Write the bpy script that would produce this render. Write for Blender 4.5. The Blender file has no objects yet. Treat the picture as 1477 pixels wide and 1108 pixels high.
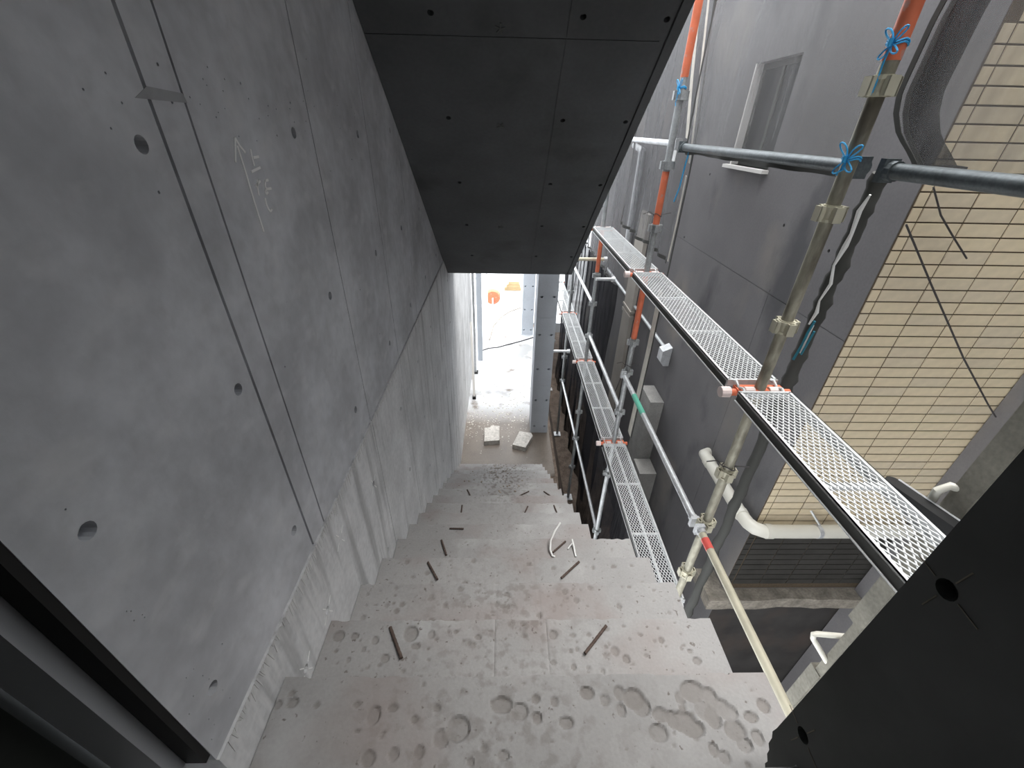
import bpy, bmesh, math, random
import numpy as np
from mathutils import Vector, Matrix, noise

rnd = random.Random(7)
C = bpy.context.scene.collection
SC = bpy.context.scene
ZO = 4.18                      # eye height above the lower floor: all build coordinates are relative to the eye

# ------------------------------------------------------------------ camera
F, PITCH, YAW, ROLL = 595.1, 0.557959, 0.0282636, 0.0221559
fw = Vector((math.sin(YAW)*math.cos(PITCH), math.cos(YAW)*math.cos(PITCH), -math.sin(PITCH)))
r0 = Vector((math.cos(YAW), -math.sin(YAW), 0)); u0 = r0.cross(fw)
rr = math.cos(ROLL)*r0 + math.sin(ROLL)*u0
uu = -math.sin(ROLL)*r0 + math.cos(ROLL)*u0
cd = bpy.data.cameras.new('camera'); cam = bpy.data.objects.new('camera', cd); C.objects.link(cam)
M = Matrix((rr, uu, -fw)).transposed().to_4x4(); M.translation = Vector((0, 0, ZO))
cam.matrix_world = M
cd.sensor_width = 36; cd.lens = 36*F/1477; cd.clip_start = 0.02
SC.camera = cam
# ------------------------------------------------------------------ sky and exposure
W = bpy.data.worlds.new('overcast_sky'); SC.world = W; W.use_nodes = True
bg = W.node_tree.nodes['Background']; bg.inputs[0].default_value = (0.93, 0.965, 1.0, 1); bg.inputs[1].default_value = 2.0
sl_ = bpy.data.lights.new('hazy_sun', 'SUN'); sl_.energy = 2.2; sl_.angle = math.radians(38); sl_.color = (1, .97, .93)
sun = bpy.data.objects.new('hazy_sun', sl_); C.objects.link(sun)
sun.rotation_euler = Vector((.24, .12, .95)).to_track_quat('Z', 'Y').to_euler()
SC.view_settings.view_transform = 'Standard'; SC.view_settings.look = 'None'
SC.view_settings.gamma = 1; SC.view_settings.use_curve_mapping = False
SC.view_settings.exposure = 1.42
SC.cycles.max_bounces = 12; SC.cycles.diffuse_bounces = 6; SC.cycles.transparent_max_bounces = 16

# ------------------------------------------------------------------ materials
def mat(name, col, rough=0.8, metal=0.0, var=0.0, vscale=4.0, fine=0.0, fscale=60.0, bump=0.0, bscale=80.0, stretch=None, spec=0.3, alpha=1.0):
    m = bpy.data.materials.new(name); m.use_nodes = True
    nt = m.node_tree; N = nt.nodes; L = nt.links
    b = N['Principled BSDF']; b.inputs['Roughness'].default_value = rough; b.inputs['Metallic'].default_value = metal
    b.inputs['Specular IOR Level'].default_value = spec; b.inputs['Alpha'].default_value = alpha
    b.inputs['Base Color'].default_value = (*col, 1)
    tc = N.new('ShaderNodeTexCoord'); vec = tc.outputs['Object']
    if stretch:
        mp = N.new('ShaderNodeMapping'); mp.inputs['Scale'].default_value = stretch
        L.new(vec, mp.inputs['Vector']); vec = mp.outputs['Vector']
    out = None
    def mul(fac, lo, hi, prev):
        mr = N.new('ShaderNodeMapRange'); mr.inputs[1].default_value = 0.3; mr.inputs[2].default_value = 0.7
        mr.inputs[3].default_value = lo; mr.inputs[4].default_value = hi; L.new(fac, mr.inputs[0])
        mx = N.new('ShaderNodeMix'); mx.data_type = 'RGBA'; mx.blend_type = 'MULTIPLY'; mx.inputs[0].default_value = 1
        if prev is None: mx.inputs[6].default_value = (*col, 1)
        else: L.new(prev, mx.inputs[6])
        L.new(mr.outputs[0], mx.inputs[7]); return mx.outputs[2]
    if var:
        n = N.new('ShaderNodeTexNoise'); n.inputs['Scale'].default_value = vscale; n.inputs['Detail'].default_value = 6
        L.new(vec, n.inputs['Vector']); out = mul(n.outputs['Fac'], 1-var, 1+var, out)
    if fine:
        n = N.new('ShaderNodeTexNoise'); n.inputs['Scale'].default_value = fscale; n.inputs['Detail'].default_value = 4
        L.new(vec, n.inputs['Vector']); out = mul(n.outputs['Fac'], 1-fine, 1+fine, out)
    if out is not None: L.new(out, b.inputs['Base Color'])
    if bump:
        n = N.new('ShaderNodeTexNoise'); n.inputs['Scale'].default_value = bscale; n.inputs['Detail'].default_value = 5
        L.new(vec, n.inputs['Vector'])
        bp = N.new('ShaderNodeBump'); bp.inputs['Strength'].default_value = bump; bp.inputs['Distance'].default_value = 0.004
        L.new(n.outputs['Fac'], bp.inputs['Height']); L.new(bp.outputs['Normal'], b.inputs['Normal'])
    m['_out'] = 0
    return m

def stain(m, col, scale, lo, hi, strength=1.0, stretch=(1, 1, 1), detail=6, seed=0.0, zmask=None, attr=None):
    """mix a stain of its own colour over the material's base colour"""
    nt = m.node_tree; N = nt.nodes; L = nt.links; b = N['Principled BSDF']
    tc = N.new('ShaderNodeTexCoord'); mp = N.new('ShaderNodeMapping'); mp.inputs['Scale'].default_value = stretch
    mp.inputs['Location'].default_value = (seed, seed*1.7, seed*0.6)
    L.new(tc.outputs['Object'], mp.inputs['Vector'])
    n = N.new('ShaderNodeTexNoise'); n.inputs['Scale'].default_value = scale; n.inputs['Detail'].default_value = detail
    L.new(mp.outputs['Vector'], n.inputs['Vector'])
    mr = N.new('ShaderNodeMapRange'); mr.inputs[1].default_value = lo; mr.inputs[2].default_value = hi
    mr.inputs[3].default_value = 0; mr.inputs[4].default_value = strength; mr.clamp = True
    L.new(n.outputs['Fac'], mr.inputs[0]); fac = mr.outputs[0]
    def times(a, bsock):
        q = N.new('ShaderNodeMath'); q.operation = 'MULTIPLY'; L.new(a, q.inputs[0]); L.new(bsock, q.inputs[1]); return q.outputs[0]
    if zmask:
        axis, z0, z1 = zmask                                  # 1 at z1, 0 at z0
        sx = N.new('ShaderNodeSeparateXYZ'); L.new(tc.outputs['Object'], sx.inputs[0])
        r2 = N.new('ShaderNodeMapRange'); r2.inputs[1].default_value = z0; r2.inputs[2].default_value = z1; r2.clamp = True
        L.new(sx.outputs[axis], r2.inputs[0]); fac = times(fac, r2.outputs[0])
    if attr:
        at = N.new('ShaderNodeAttribute'); at.attribute_name = attr; fac = times(fac, at.outputs['Fac'])
    mx = N.new('ShaderNodeMix'); mx.data_type = 'RGBA'
    L.new(fac, mx.inputs[0])
    s = b.inputs['Base Color']
    if s.is_linked: L.new(s.links[0].from_socket, mx.inputs[6])
    else: mx.inputs[6].default_value = s.default_value
    mx.inputs[7].default_value = (*col, 1); L.new(mx.outputs[2], s)
    return m

def netmat(name, col, opacity, trans=0.25):
    """woven debris netting: threads that reflect and let some light through, with open gaps"""
    m = bpy.data.materials.new(name); m.use_nodes = True; nt = m.node_tree; N = nt.nodes; L = nt.links
    N.remove(N['Principled BSDF']); out = N['Material Output']
    d = N.new('ShaderNodeBsdfDiffuse'); d.inputs[0].default_value = (*col, 1)
    t = N.new('ShaderNodeBsdfTranslucent'); t.inputs[0].default_value = (*col, 1)
    a = N.new('ShaderNodeMixShader'); a.inputs[0].default_value = trans; L.new(d.outputs[0], a.inputs[1]); L.new(t.outputs[0], a.inputs[2])
    tr = N.new('ShaderNodeBsdfTransparent'); tr.inputs[0].default_value = (1, 1, 1, 1)
    mx = N.new('ShaderNodeMixShader'); L.new(tr.outputs[0], mx.inputs[1]); L.new(a.outputs[0], mx.inputs[2])
    tc = N.new('ShaderNodeTexCoord'); mp = N.new('ShaderNodeMapping'); mp.inputs['Scale'].default_value = (1, 5, 0.7); L.new(tc.outputs['Object'], mp.inputs[0])
    n = N.new('ShaderNodeTexNoise'); n.inputs['Scale'].default_value = 3; n.inputs['Detail'].default_value = 5; L.new(mp.outputs[0], n.inputs[0])
    mr = N.new('ShaderNodeMapRange'); mr.inputs[1].default_value = .3; mr.inputs[2].default_value = .7
    mr.inputs[3].default_value = max(0, opacity-.12); mr.inputs[4].default_value = min(1, opacity+.12); L.new(n.outputs['Fac'], mr.inputs[0])
    L.new(mr.outputs[0], mx.inputs[0]); L.new(mx.outputs[0], out.inputs[0])
    return m

m_wall = mat('formed_concrete', (.56, .57, .595), .75, var=.2, vscale=3, fine=.08, fscale=22, bump=.12, bscale=60)
stain(m_wall, (.37, .375, .395), 2.6, .52, .72, .45, (1, 1.4, .8), seed=3)
stain(m_wall, (.72, .72, .73), 9, .54, .72, .45, (1, 1, 1.5), seed=9)
stain(m_wall, (.38, .385, .39), 13, .58, .74, .28, (1, 1.3, 1), seed=15)
m_low = mat('lower_pour_concrete', (.66, .665, .67), .8, var=.16, vscale=3.5, fine=.08, fscale=50, bump=.15, bscale=50)
stain(m_low, (.76, .76, .76), 7, .46, .62, .85, (1, 6, .8), seed=2, zmask=(2, 2.55, 3.05))
stain(m_low, (.24, .24, .24), 3.0, .55, .68, .55, (1, 3.2, .22), seed=6)
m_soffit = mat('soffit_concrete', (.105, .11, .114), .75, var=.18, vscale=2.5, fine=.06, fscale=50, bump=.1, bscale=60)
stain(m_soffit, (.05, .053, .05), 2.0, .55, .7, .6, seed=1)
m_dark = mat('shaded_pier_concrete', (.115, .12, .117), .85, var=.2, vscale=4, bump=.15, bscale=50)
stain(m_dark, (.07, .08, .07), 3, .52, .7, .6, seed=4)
m_step = mat('stair_concrete', (.32, .312, .306), .85, var=.12, vscale=2.2, fine=.05, fscale=120, bump=.2, bscale=90)
stain(m_step, (.26, .215, .20), 2.6, .50, .68, .6, (1, 1, 1), seed=5)
stain(m_step, (.50, .50, .495), 3, .56, .72, .45, seed=8)
stain(m_step, (.12, .10, .09), 55, .66, .72, .8, seed=14)
stain(m_step, (.10, .08, .065), 30, .50, .62, .9, seed=12, attr='dirt')
stain(m_step, (.17, .15, .135), 9, .0, .05, .62, seed=2, attr='pit')  # crater dirt, darkened further in place of the faint shading inside pits
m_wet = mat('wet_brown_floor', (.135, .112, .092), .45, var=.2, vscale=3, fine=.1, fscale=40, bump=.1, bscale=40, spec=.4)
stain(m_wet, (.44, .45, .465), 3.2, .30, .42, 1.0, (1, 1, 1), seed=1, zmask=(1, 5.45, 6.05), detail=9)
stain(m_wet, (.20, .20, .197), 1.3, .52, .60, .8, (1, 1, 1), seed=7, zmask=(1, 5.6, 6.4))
m_soil = mat('alley_soil', (.13, .10, .08), .95, var=.35, vscale=7, fine=.3, fscale=50, bump=.8, bscale=25)
m_render = mat('charcoal_render', (.155, .149, .151), .85, var=.12, vscale=1.5, fine=.05, fscale=70, bump=.06, bscale=60)
stain(m_render, (.25, .225, .195), .9, .54, .70, .65, (1, 1.2, 1.0), seed=2)  # beige patches stand in for reflected sunlight on the wall
stain(m_render, (.055, .055, .06), 1.2, .56, .70, .7, (1, 1.5, .8), seed=11)
m_tile = mat('cream_tile', (.66, .555, .385), .45, var=.06, vscale=3, fine=.06, fscale=18, spec=.4)
m_tile2 = mat('cream_tile_greyed', (.61, .52, .375), .5, var=.07, vscale=3, fine=.07, fscale=18, spec=.4)
m_tilelow = mat('sooty_tile', (.04, .038, .034), .6, var=.2, vscale=4, fine=.1, fscale=20)  # dark tile copy: deep alley shade put into the colour
m_grout = mat('brown_grout', (.10, .075, .05), .95, fine=.15)
m_galv = mat('galvanised_steel', (.58, .59, .60), .45, .55, var=.12, vscale=14, fine=.12, fscale=90, spec=.5)
m_grey = mat('dull_galvanised', (.36, .37, .37), .5, .4, var=.18, vscale=14, fine=.15, fscale=90)
m_deck = mat('bright_galvanised', (.55, .56, .56), .55, .1, var=.12, vscale=20, spec=.5)
m_pole = mat('weathered_pole', (.36, .34, .27), .6, .3, var=.22, vscale=9, fine=.2, fscale=60, stretch=(1, 1, .35), bump=.2, bscale=70)
stain(m_pole, (.10, .085, .065), 10, .50, .64, .85, (1, 1, .3), seed=3)
m_cream = mat('cream_pole_paint', (.52, .49, .38), .55, .1, var=.12, vscale=12, stretch=(1, 1, .4))
m_orange = mat('orange_paint', (.66, .17, .085), .5, var=.12, vscale=14)
stain(m_orange, (.45, .36, .33), 22, .60, .70, .7, seed=2)
m_red = mat('red_tape', (.75, .12, .10), .5)
m_green = mat('green_paint', (.12, .45, .33), .5, var=.1)
m_pipe_dark = mat('dark_grey_pipe', (.11, .125, .13), .38, .35, var=.2, vscale=16, fine=.2, fscale=90, spec=.5)
m_black = mat('black_rubber_and_shade', (.012, .012, .012), .7)  # also paints the shade of the door reveal
m_frame = mat('grey_door_frame', (.46, .48, .51), .45, .2, var=.05)
m_door = mat('dark_green_door', (.03, .035, .03), .6, var=.3)
m_rust = mat('rusty_rebar', (.085, .06, .05), .85, var=.3, vscale=40, bump=.5, bscale=120)
m_white = mat('white_plastic', (.80, .80, .78), .5)
m_pvc = mat('cream_drain_pipe', (.62, .60, .53), .4, var=.05, spec=.5)
m_glass = mat('dark_window_glass', (.006, .007, .008), .5, spec=.08)
m_sill = mat('pale_sill', (.62, .60, .57), .6)
m_beige = mat('beige_duct', (.42, .385, .34), .7, var=.07, vscale=3)
m_ledge = mat('stained_ledge', (.24, .215, .18), .9, var=.3, vscale=10, fine=.2, fscale=50, bump=.5, bscale=30)
m_blue = mat('blue_string', (.05, .38, .72), .6)
m_teal = mat('teal_string', (.03, .20, .27), .6)
m_web = mat('cream_webbing', (.55, .52, .46), .8, var=.15, vscale=10)
m_cable = mat('dark_cable', (.05, .045, .045), .6)
m_net = netmat('grey_netting', (.30, .295, .295), .36, .3)
m_netw = netmat('window_netting', (.36, .355, .355), .38, .3)
m_netd = netmat('dark_netting', (.022, .022, .025), .84, .2)
m_netf = netmat('folded_netting', (.22, .22, .225), .55, .4)
m_hem = mat('net_hem', (.06, .06, .055), .85)
m_post = mat('dusty_concrete_post', (.19, .18, .15), .85, var=.2, vscale=8, fine=.15, fscale=60, bump=.3, bscale=60)
m_col = mat('blue_grey_column', (.50, .53, .57), .65, var=.06, vscale=3, fine=.04)
m_chalk = mat('white_chalk', (.97, .97, .96), .95)
m_slab = mat('broken_slab', (.47, .45, .42), .9, var=.25, vscale=22, fine=.2, fscale=70, bump=.5, bscale=60)
m_chip = mat('mortar_chips', (.55, .53, .49), .95, var=.3, vscale=30)
m_soil2 = mat('dry_earth', (.26, .22, .18), .95, var=.3, vscale=20)
m_plinth = mat('shade_painted_plinth', (.045, .042, .04), .9, var=.3, vscale=3)  # dark copy of the render: shade below the ledge painted in
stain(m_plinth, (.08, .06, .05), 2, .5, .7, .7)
m_butt = mat('buttress_concrete', (.30, .29, .275), .9, var=.15, vscale=6, fine=.1)
m_smear = mat('grout_smear', (.38, .385, .395), .8, var=.2, vscale=12)
m_drip = mat('dried_slurry', (.66, .66, .655), .95, var=.1, vscale=20)
m_wood = mat('stacked_timber', (.45, .33, .18), .8, var=.2)
m_pink = mat('pink_pvc_cap', (.72, .60, .57), .5)

# ------------------------------------------------------------------ mesh building
class MB:
    def __init__(s): s.v = []; s.f = []
    def add(s, vs, fs):
        o = len(s.v); s.v += [tuple(v) for v in vs]; s.f += [tuple(i+o for i in f) for f in fs]; return s
    def box(s, a, b):
        x0, y0, z0 = (min(a[i], b[i]) for i in range(3)); x1, y1, z1 = (max(a[i], b[i]) for i in range(3))
        return s.add([(x0,y0,z0),(x1,y0,z0),(x1,y1,z0),(x0,y1,z0),(x0,y0,z1),(x1,y0,z1),(x1,y1,z1),(x0,y1,z1)],
                     [(0,3,2,1),(4,5,6,7),(0,1,5,4),(1,2,6,5),(2,3,7,6),(3,0,4,7)])
    def bar(s, a, b, w, h, up=(0, 0, 1)):
        a = Vector(a); b = Vector(b); d = (b-a).normalized(); up = Vector(up)
        if abs(d.dot(up)) > .98: up = Vector((1, 0, 0))
        x = d.cross(up).normalized()*w/2; y = x.cross(d).normalized()*h/2
        vs = [a-x-y, a+x-y, a+x+y, a-x+y, b-x-y, b+x-y, b+x+y, b-x+y]
        return s.add(vs, [(0,3,2,1),(4,5,6,7),(0,1,5,4),(1,2,6,5),(2,3,7,6),(3,0,4,7)][:])
    def tube(s, path, r, n=12, caps=True):
        P = [Vector(p) for p in path]; R = r if isinstance(r, (list, tuple)) else [r]*len(P)
        vs = []; fs = []; ref = None
        for i, p in enumerate(P):
            d = (P[min(i+1, len(P)-1)]-P[max(i-1, 0)]).normalized()
            if ref is None: ref = d.orthogonal().normalized()
            ref = (ref - d*ref.dot(d))
            ref = ref.normalized() if ref.length > 1e-6 else d.orthogonal().normalized()
            bn = d.cross(ref)
            for k in range(n):
                t = 2*math.pi*k/n; vs.append(p+(ref*math.cos(t)+bn*math.sin(t))*R[i])
        for i in range(len(P)-1):
            for k in range(n):
                fs.append((i*n+k, i*n+(k+1)%n, (i+1)*n+(k+1)%n, (i+1)*n+k))
        if caps:
            fs.append(tuple(range(n-1, -1, -1))); fs.append(tuple((len(P)-1)*n+k for k in range(n)))
        return s.add(vs, fs)
    def prism(s, poly, axis, a, b):
        """poly: 2D outline; axis 0: (y,z) extruded along x; 2: (x,y) extruded along z; 1: (x,z) along y"""
        n = len(poly)
        def p(q, t): return (t, q[0], q[1]) if axis == 0 else ((q[0], t, q[1]) if axis == 1 else (q[0], q[1], t))
        vs = [p(q, a) for q in poly]+[p(q, b) for q in poly]
        fs = [tuple(range(n)), tuple(range(2*n-1, n-1, -1))]+[(i, n+i, n+(i+1)%n, (i+1)%n) for i in range(n)]
        return s.add(vs, fs)
    def ribbon(s, path, w, side, th=.003):
        P = [Vector(p) for p in path]; sd = Vector(side).normalized()*w/2
        vs = []; fs = []
        for i, p in enumerate(P):
            d = (P[min(i+1, len(P)-1)]-P[max(i-1, 0)]).normalized(); nn = d.cross(sd).normalized()*th/2
            vs += [p-sd-nn, p+sd-nn, p+sd+nn, p-sd+nn]
        for i in range(len(P)-1):
            for k in range(4): fs.append((4*i+k, 4*i+(k+1)%4, 4*i+4+(k+1)%4, 4*i+4+k))
        e = 4*(len(P)-1); fs += [(3, 2, 1, 0), (e, e+1, e+2, e+3)]
        return s.add(vs, fs)

WL = {}
def link(o): C.objects.link(o); return o
def empty(name, loc):
    o = link(bpy.data.objects.new(name, None)); o.location = (loc[0], loc[1], loc[2]+ZO); o.empty_display_size = .1
    WL[o.name] = Vector(loc); return o
def finish(me, smooth):
    bm = bmesh.new(); bm.from_mesh(me); bmesh.ops.recalc_face_normals(bm, faces=bm.faces); bm.to_mesh(me); bm.free()
    if smooth:
        me.polygons.foreach_set('use_smooth', [True]*len(me.polygons))
        try: me.set_sharp_from_angle(angle=math.radians(40))
        except Exception: pass
    me.update()
def build(name, mb, material, parent=None, base=None, smooth=False):
    """mesh in eye coordinates; children are stored relative to their thing"""
    if parent is not None: o0 = WL[parent.name]
    else:
        if base is None:
            a = np.array(mb.v); base = (float((a[:,0].min()+a[:,0].max())/2), float((a[:,1].min()+a[:,1].max())/2), float(a[:,2].min()))
        o0 = Vector(base)
    me = bpy.data.meshes.new(name)
    me.from_pydata([(v[0]-o0[0], v[1]-o0[1], v[2]-o0[2]) for v in mb.v], [], mb.f)
    me.materials.append(material); finish(me, smooth)
    o = link(bpy.data.objects.new(name, me)); WL[o.name] = o0
    if parent is not None: o.parent = parent
    else: o.location = (o0[0], o0[1], o0[2]+ZO)
    return o
def tag(o, label=None, cat=None, group=None, kind=None):
    if label: o['label'] = label
    if cat: o['category'] = cat
    if group: o['group'] = group
    if kind: o['kind'] = kind
    return o
def cut(o, mb):
    """boolean difference with the cutter's shapes (eye coordinates)"""
    me = bpy.data.meshes.new('cutter'); o0 = WL[o.name]
    me.from_pydata([(v[0]-o0[0], v[1]-o0[1], v[2]-o0[2]) for v in mb.v], [], mb.f); finish(me, False)
    c = link(bpy.data.objects.new('cutter', me)); c.parent = o.parent; c.location = o.location
    md = o.modifiers.new('cut', 'BOOLEAN'); md.operation = 'DIFFERENCE'; md.solver = 'EXACT'; md.use_self = True; md.object = c
    bpy.context.view_layer.update()
    dg = bpy.context.evaluated_depsgraph_get()
    new = bpy.data.meshes.new_from_object(o.evaluated_get(dg)); o.modifiers.clear()
    o.data = new; bpy.data.objects.remove(c); bpy.data.meshes.remove(me)
    return o
def copy_tree(o, parent=None, loc=None):
    c = o.copy(); link(c)
    if parent is not None: c.parent = parent
    if loc is not None: c.location = (loc[0], loc[1], loc[2]+ZO); WL[c.name] = Vector(loc)
    for ch in list(o.children): copy_tree(ch, c)
    return c
def relief(name, poly_x, y0, y1, z, depth, nx, ny, pits, material, parent, chips=0, seed=0, dirt=None, seams=()):
    """a concrete block whose top is a height field with craters"""
    x0, x1 = poly_x; xs = np.linspace(x0, x1, nx+1); ys = np.linspace(y0, y1, ny+1)
    X, Y = np.meshgrid(xs, ys); H = np.zeros_like(X); P = np.zeros_like(X)
    rs = np.random.RandomState(seed)
    for (px, py, pr) in pits:
        a = .8+.5*rs.rand(); b = .75+.5*rs.rand(); d = np.hypot((X-px)/a, (Y-py)*1.1/b)/pr
        prof = np.clip((1.05-d)/.22, 0, 1); prof = prof*prof*(3-2*prof)
        dep = min(.009, .28*pr+.0015)
        H = np.minimum(H, -dep*prof); P = np.maximum(P, prof*(.55+.45*rs.rand()))
        rim = np.exp(-((d-1.12)/.12)**2)*.0012; H = np.where(prof < .05, np.maximum(H, H+rim), H)
    for sx in seams: H -= .003*np.exp(-((X-sx)/.003)**2)
    for i in range(0, nx+1):
        for j in (0, 1): pass
    big = np.array([[noise.noise((float(x)*3, float(y)*3, seed*3.1)) for x in xs] for y in ys])
    H += big*.0015
    Yo = Y.copy()
    for c in range(chips):
        cx = rs.uniform(x0, x1); w = rs.uniform(.006, .03); dd = rs.uniform(.002, .007)
        k = np.clip(1-np.abs(xs-cx)/w, 0, 1)
        Yo[-1] -= dd*k; H[-1] -= dd*.8*k
    vs = np.stack([X, Yo, z+H], -1).reshape(-1, 3).tolist(); n = nx+1
    fs = [(j*n+i, j*n+i+1, (j+1)*n+i+1, (j+1)*n+i) for j in range(ny) for i in range(nx)]
    # skirt
    ring = [i for i in range(n)]+[j*n+nx for j in range(1, ny+1)]+[ny*n+i for i in range(nx-1, -1, -1)]+[j*n for j in range(ny-1, 0, -1)]
    o = len(vs)
    for k in ring:
        j, i = divmod(k, n); vs.append([float(xs[i]), float(ys[j]), z-depth])
    m = len(ring)
    fs += [(ring[k], o+k, o+(k+1)%m, ring[(k+1)%m]) for k in range(m)]
    fs.append(tuple(o+k for k in range(m-1, -1, -1)))
    mb = MB(); mb.v = [tuple(v) for v in vs]; mb.f = fs
    ob = build(name, mb, material, parent, base=None if parent else (0, 0, 0), smooth=True)
    at = ob.data.attributes.new('pit', 'FLOAT', 'POINT')
    at.data.foreach_set('value', np.concatenate([P.reshape(-1), np.zeros(m)]).astype(np.float32))
    at = ob.data.attributes.new('dirt', 'FLOAT', 'POINT')
    D = np.zeros_like(X) if dirt is None else dirt(X, Y)
    at.data.foreach_set('value', np.concatenate([D.reshape(-1), np.zeros(m)]).astype(np.float32))
    return ob

# ================================================================== SETTING
FL = -4.18; GR = -5.65; LAND = -1.12
# lower floor (ground floor of the new building, running out to the yard)
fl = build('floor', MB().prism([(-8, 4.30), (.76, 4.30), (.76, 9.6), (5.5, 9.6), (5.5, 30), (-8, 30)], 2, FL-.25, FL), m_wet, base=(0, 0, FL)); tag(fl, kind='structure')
fl.location = (0, 0, FL+ZO)
al = MB()
nx, ny = 24, 40
vs = []
for j in range(ny+1):
    for i in range(nx+1):
        x = .70+(2.6)*i/nx; y = -1.6+(14.0)*j/ny
        bank = max(0, 1-(x-.70)/.42)
        top = (-4.22 if y > 4.2 else GR+max(0, (y-2.2)/2.0)*1.4)
        z = GR+(max(top, GR)-GR)*min(1, bank*1.5)+.05*noise.noise((x*5, y*5, 2))+.03*noise.noise((x*17, y*17, 5))
        vs.append((x, y, z))
n = nx+1
al.add(vs, [(j*n+i, j*n+i+1, (j+1)*n+i+1, (j+1)*n+i) for j in range(ny) for i in range(nx)])
a = build('ground', al, m_soil, base=(0, 0, GR), smooth=True); tag(a, kind='structure'); a.name = 'ground'

# left wall: upper pour with form-tie holes and panel joints, lower lighter pour as a part
wl = build('wall_left', MB().box((-.82, .33, -1.15), (-.60, 7.5, 3.2)), m_wall, base=(-.6, .33, FL)); tag(wl, kind='structure')
cm = MB()
hy = [.405, .80, 1.39, 1.99, 2.56, 3.16, 3.76]
for z in (-.03, -.51, -1.0, .45, .93):
    for y in hy:
        jz = rnd.uniform(-.01, .01)
        cm.tube([(-.625, y, z+jz), (-.59, y, z+jz)], .0145, 14)
for y, w in ((.857, .009), (.949, .0065), (1.52, .006), (2.12, .007), (2.72, .006), (3.32, .006), (3.92, .006)):
    cm.box((-.609, y-w/2, -1.2), (-.59, y+w/2, 3.3))
bh = random.Random(17)
for i in range(60):
    y = bh.choice([bh.uniform(.72, 1.3), bh.uniform(.95, 2.0), bh.uniform(.4, 2.4)]); z = bh.gauss(.03, .03) if i < 44 else bh.uniform(-1.0, .3)
    r_ = bh.choice([.0015, .002, .002, .003]); cm.tube([(-.606, y, z), (-.59, y+.001, z+.001)], r_, 6)
for i in range(26):
    y = bh.uniform(.34, .42); z = bh.uniform(-1.1, .2); cm.tube([(-.604, y, z), (-.59, y, z)], .0015, 6)
cut(wl, cm)
ww = MB().box((-.82, .33, FL-1.2), (-.594, 7.5, -1.1515))
wlow = build('lower_pour', ww, m_low, wl)
wlow['label'] = 'lighter lower pour with white slurry runs'
cm = MB()
for z in (-1.42, -1.9, -2.4, -2.9, -3.4, -3.9):
    for y in [.62]+hy[1:]+[4.36, 4.96, 5.56, 6.16]:
        cm.tube([(-.62, y, z), (-.585, y, z)], .0135, 12)
for y in (1.52, 2.12, 2.72, 3.32, 3.92, 4.52, 5.12, 5.72, 6.32):
    cm.box((-.600, y-.0035, FL-1.3), (-.58, y+.0035, -1.0))
cut(wlow, cm)
wr = np.random.RandomState(5)
# lip of slurry that ran over along the joint
lm_ = MB()
y = .36
while y < 4.6:
    w = wr.uniform(.004, .014); h = wr.uniform(.01, .06)*(1 if y < 2.2 else .6); y2 = y+wr.uniform(-.006, .006)
    lm_.add([(-.5935, y, -1.152), (-.5935, y+w, -1.152), (-.5935, y2+w*.6, -1.152-h), (-.5935, y2+w*.3, -1.152-h),
             (-.5922, y+w*.1, -1.152), (-.5922, y+w*.9, -1.152), (-.5930, y2+w*.55, -1.152-h*.9), (-.5930, y2+w*.35, -1.152-h*.9)],
            [(0, 3, 2, 1), (4, 5, 6, 7), (0, 1, 5, 4), (1, 2, 6, 5), (2, 3, 7, 6), (3, 0, 4, 7)])
    y += w*wr.uniform(.5, 2.2)
sl = build('slurry_drips', lm_, m_drip, wl); tag(sl, 'pale mortar drips below the pour joint', kind='stuff')
# chalk writing
CH = [[(1.081, -0.033), (1.055, -0.079)], [(1.081, -0.033), (1.091, -0.049), (1.106, -0.063)], [(1.081, -0.048), (1.084, -0.105), (1.084, -0.15), (1.088, -0.235)],
      [(1.132, -0.057), (1.129, -0.077), (1.129, -0.092)], [(1.135, -0.075), (1.161, -0.074)], [(1.109, -0.103), (1.155, -0.097)],
      [(1.108, -0.134), (1.137, -0.125)], [(1.126, -0.121), (1.118, -0.132), (1.113, -0.155)], [(1.162, -0.1275), (1.177, -0.127)], [(1.16, -0.13), (1.153, -0.139), (1.158, -0.146), (1.181, -0.147)],
      [(1.158, -0.146), (1.147, -0.15), (1.149, -0.156), (1.160, -0.153)], [(1.138, -0.164), (1.136, -0.178), (1.14, -0.192), (1.148, -0.197), (1.156, -0.193)]]
build('mortar_patch', MB().add([(-.5995, .825, .028), (-.5995, .955, .026), (-.5995, .95, .041), (-.5995, .862, .046), (-.601, .825, .028), (-.601, .955, .026), (-.601, .95, .041), (-.601, .862, .046)], [(0, 1, 2, 3), (4, 7, 6, 5), (0, 4, 5, 1), (1, 5, 6, 2), (2, 6, 7, 3), (3, 7, 4, 0)]), m_smear, wl)
cm = MB()
for s in CH:
    for a_, b_ in zip(s[:-1], s[1:]): cm.bar((-.5993, *a_), (-.5993, *b_), .0056, .0014, (1, 0, 0))
tag(build('chalk_writing', cm, m_chalk, wl), 'white chalk arrow pointing up with Japanese characters')
cm = MB()
for (y, z) in [(.62, -1.42), (.80, -1.42), (1.39, -1.42), (1.0, -1.30)]:
    for q in range(4):
        t = q*math.pi/2+.4; cm.bar((-.593, y+.018*math.cos(t), z+.018*math.sin(t)), (-.593, y+.045*math.cos(t+.1), z+.05*math.sin(t+.1)), .003, .0014, (1, 0, 0))
tag(build('chalk_crosses', cm, m_chalk, wl), 'white chalk crosses around tie holes')

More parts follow.
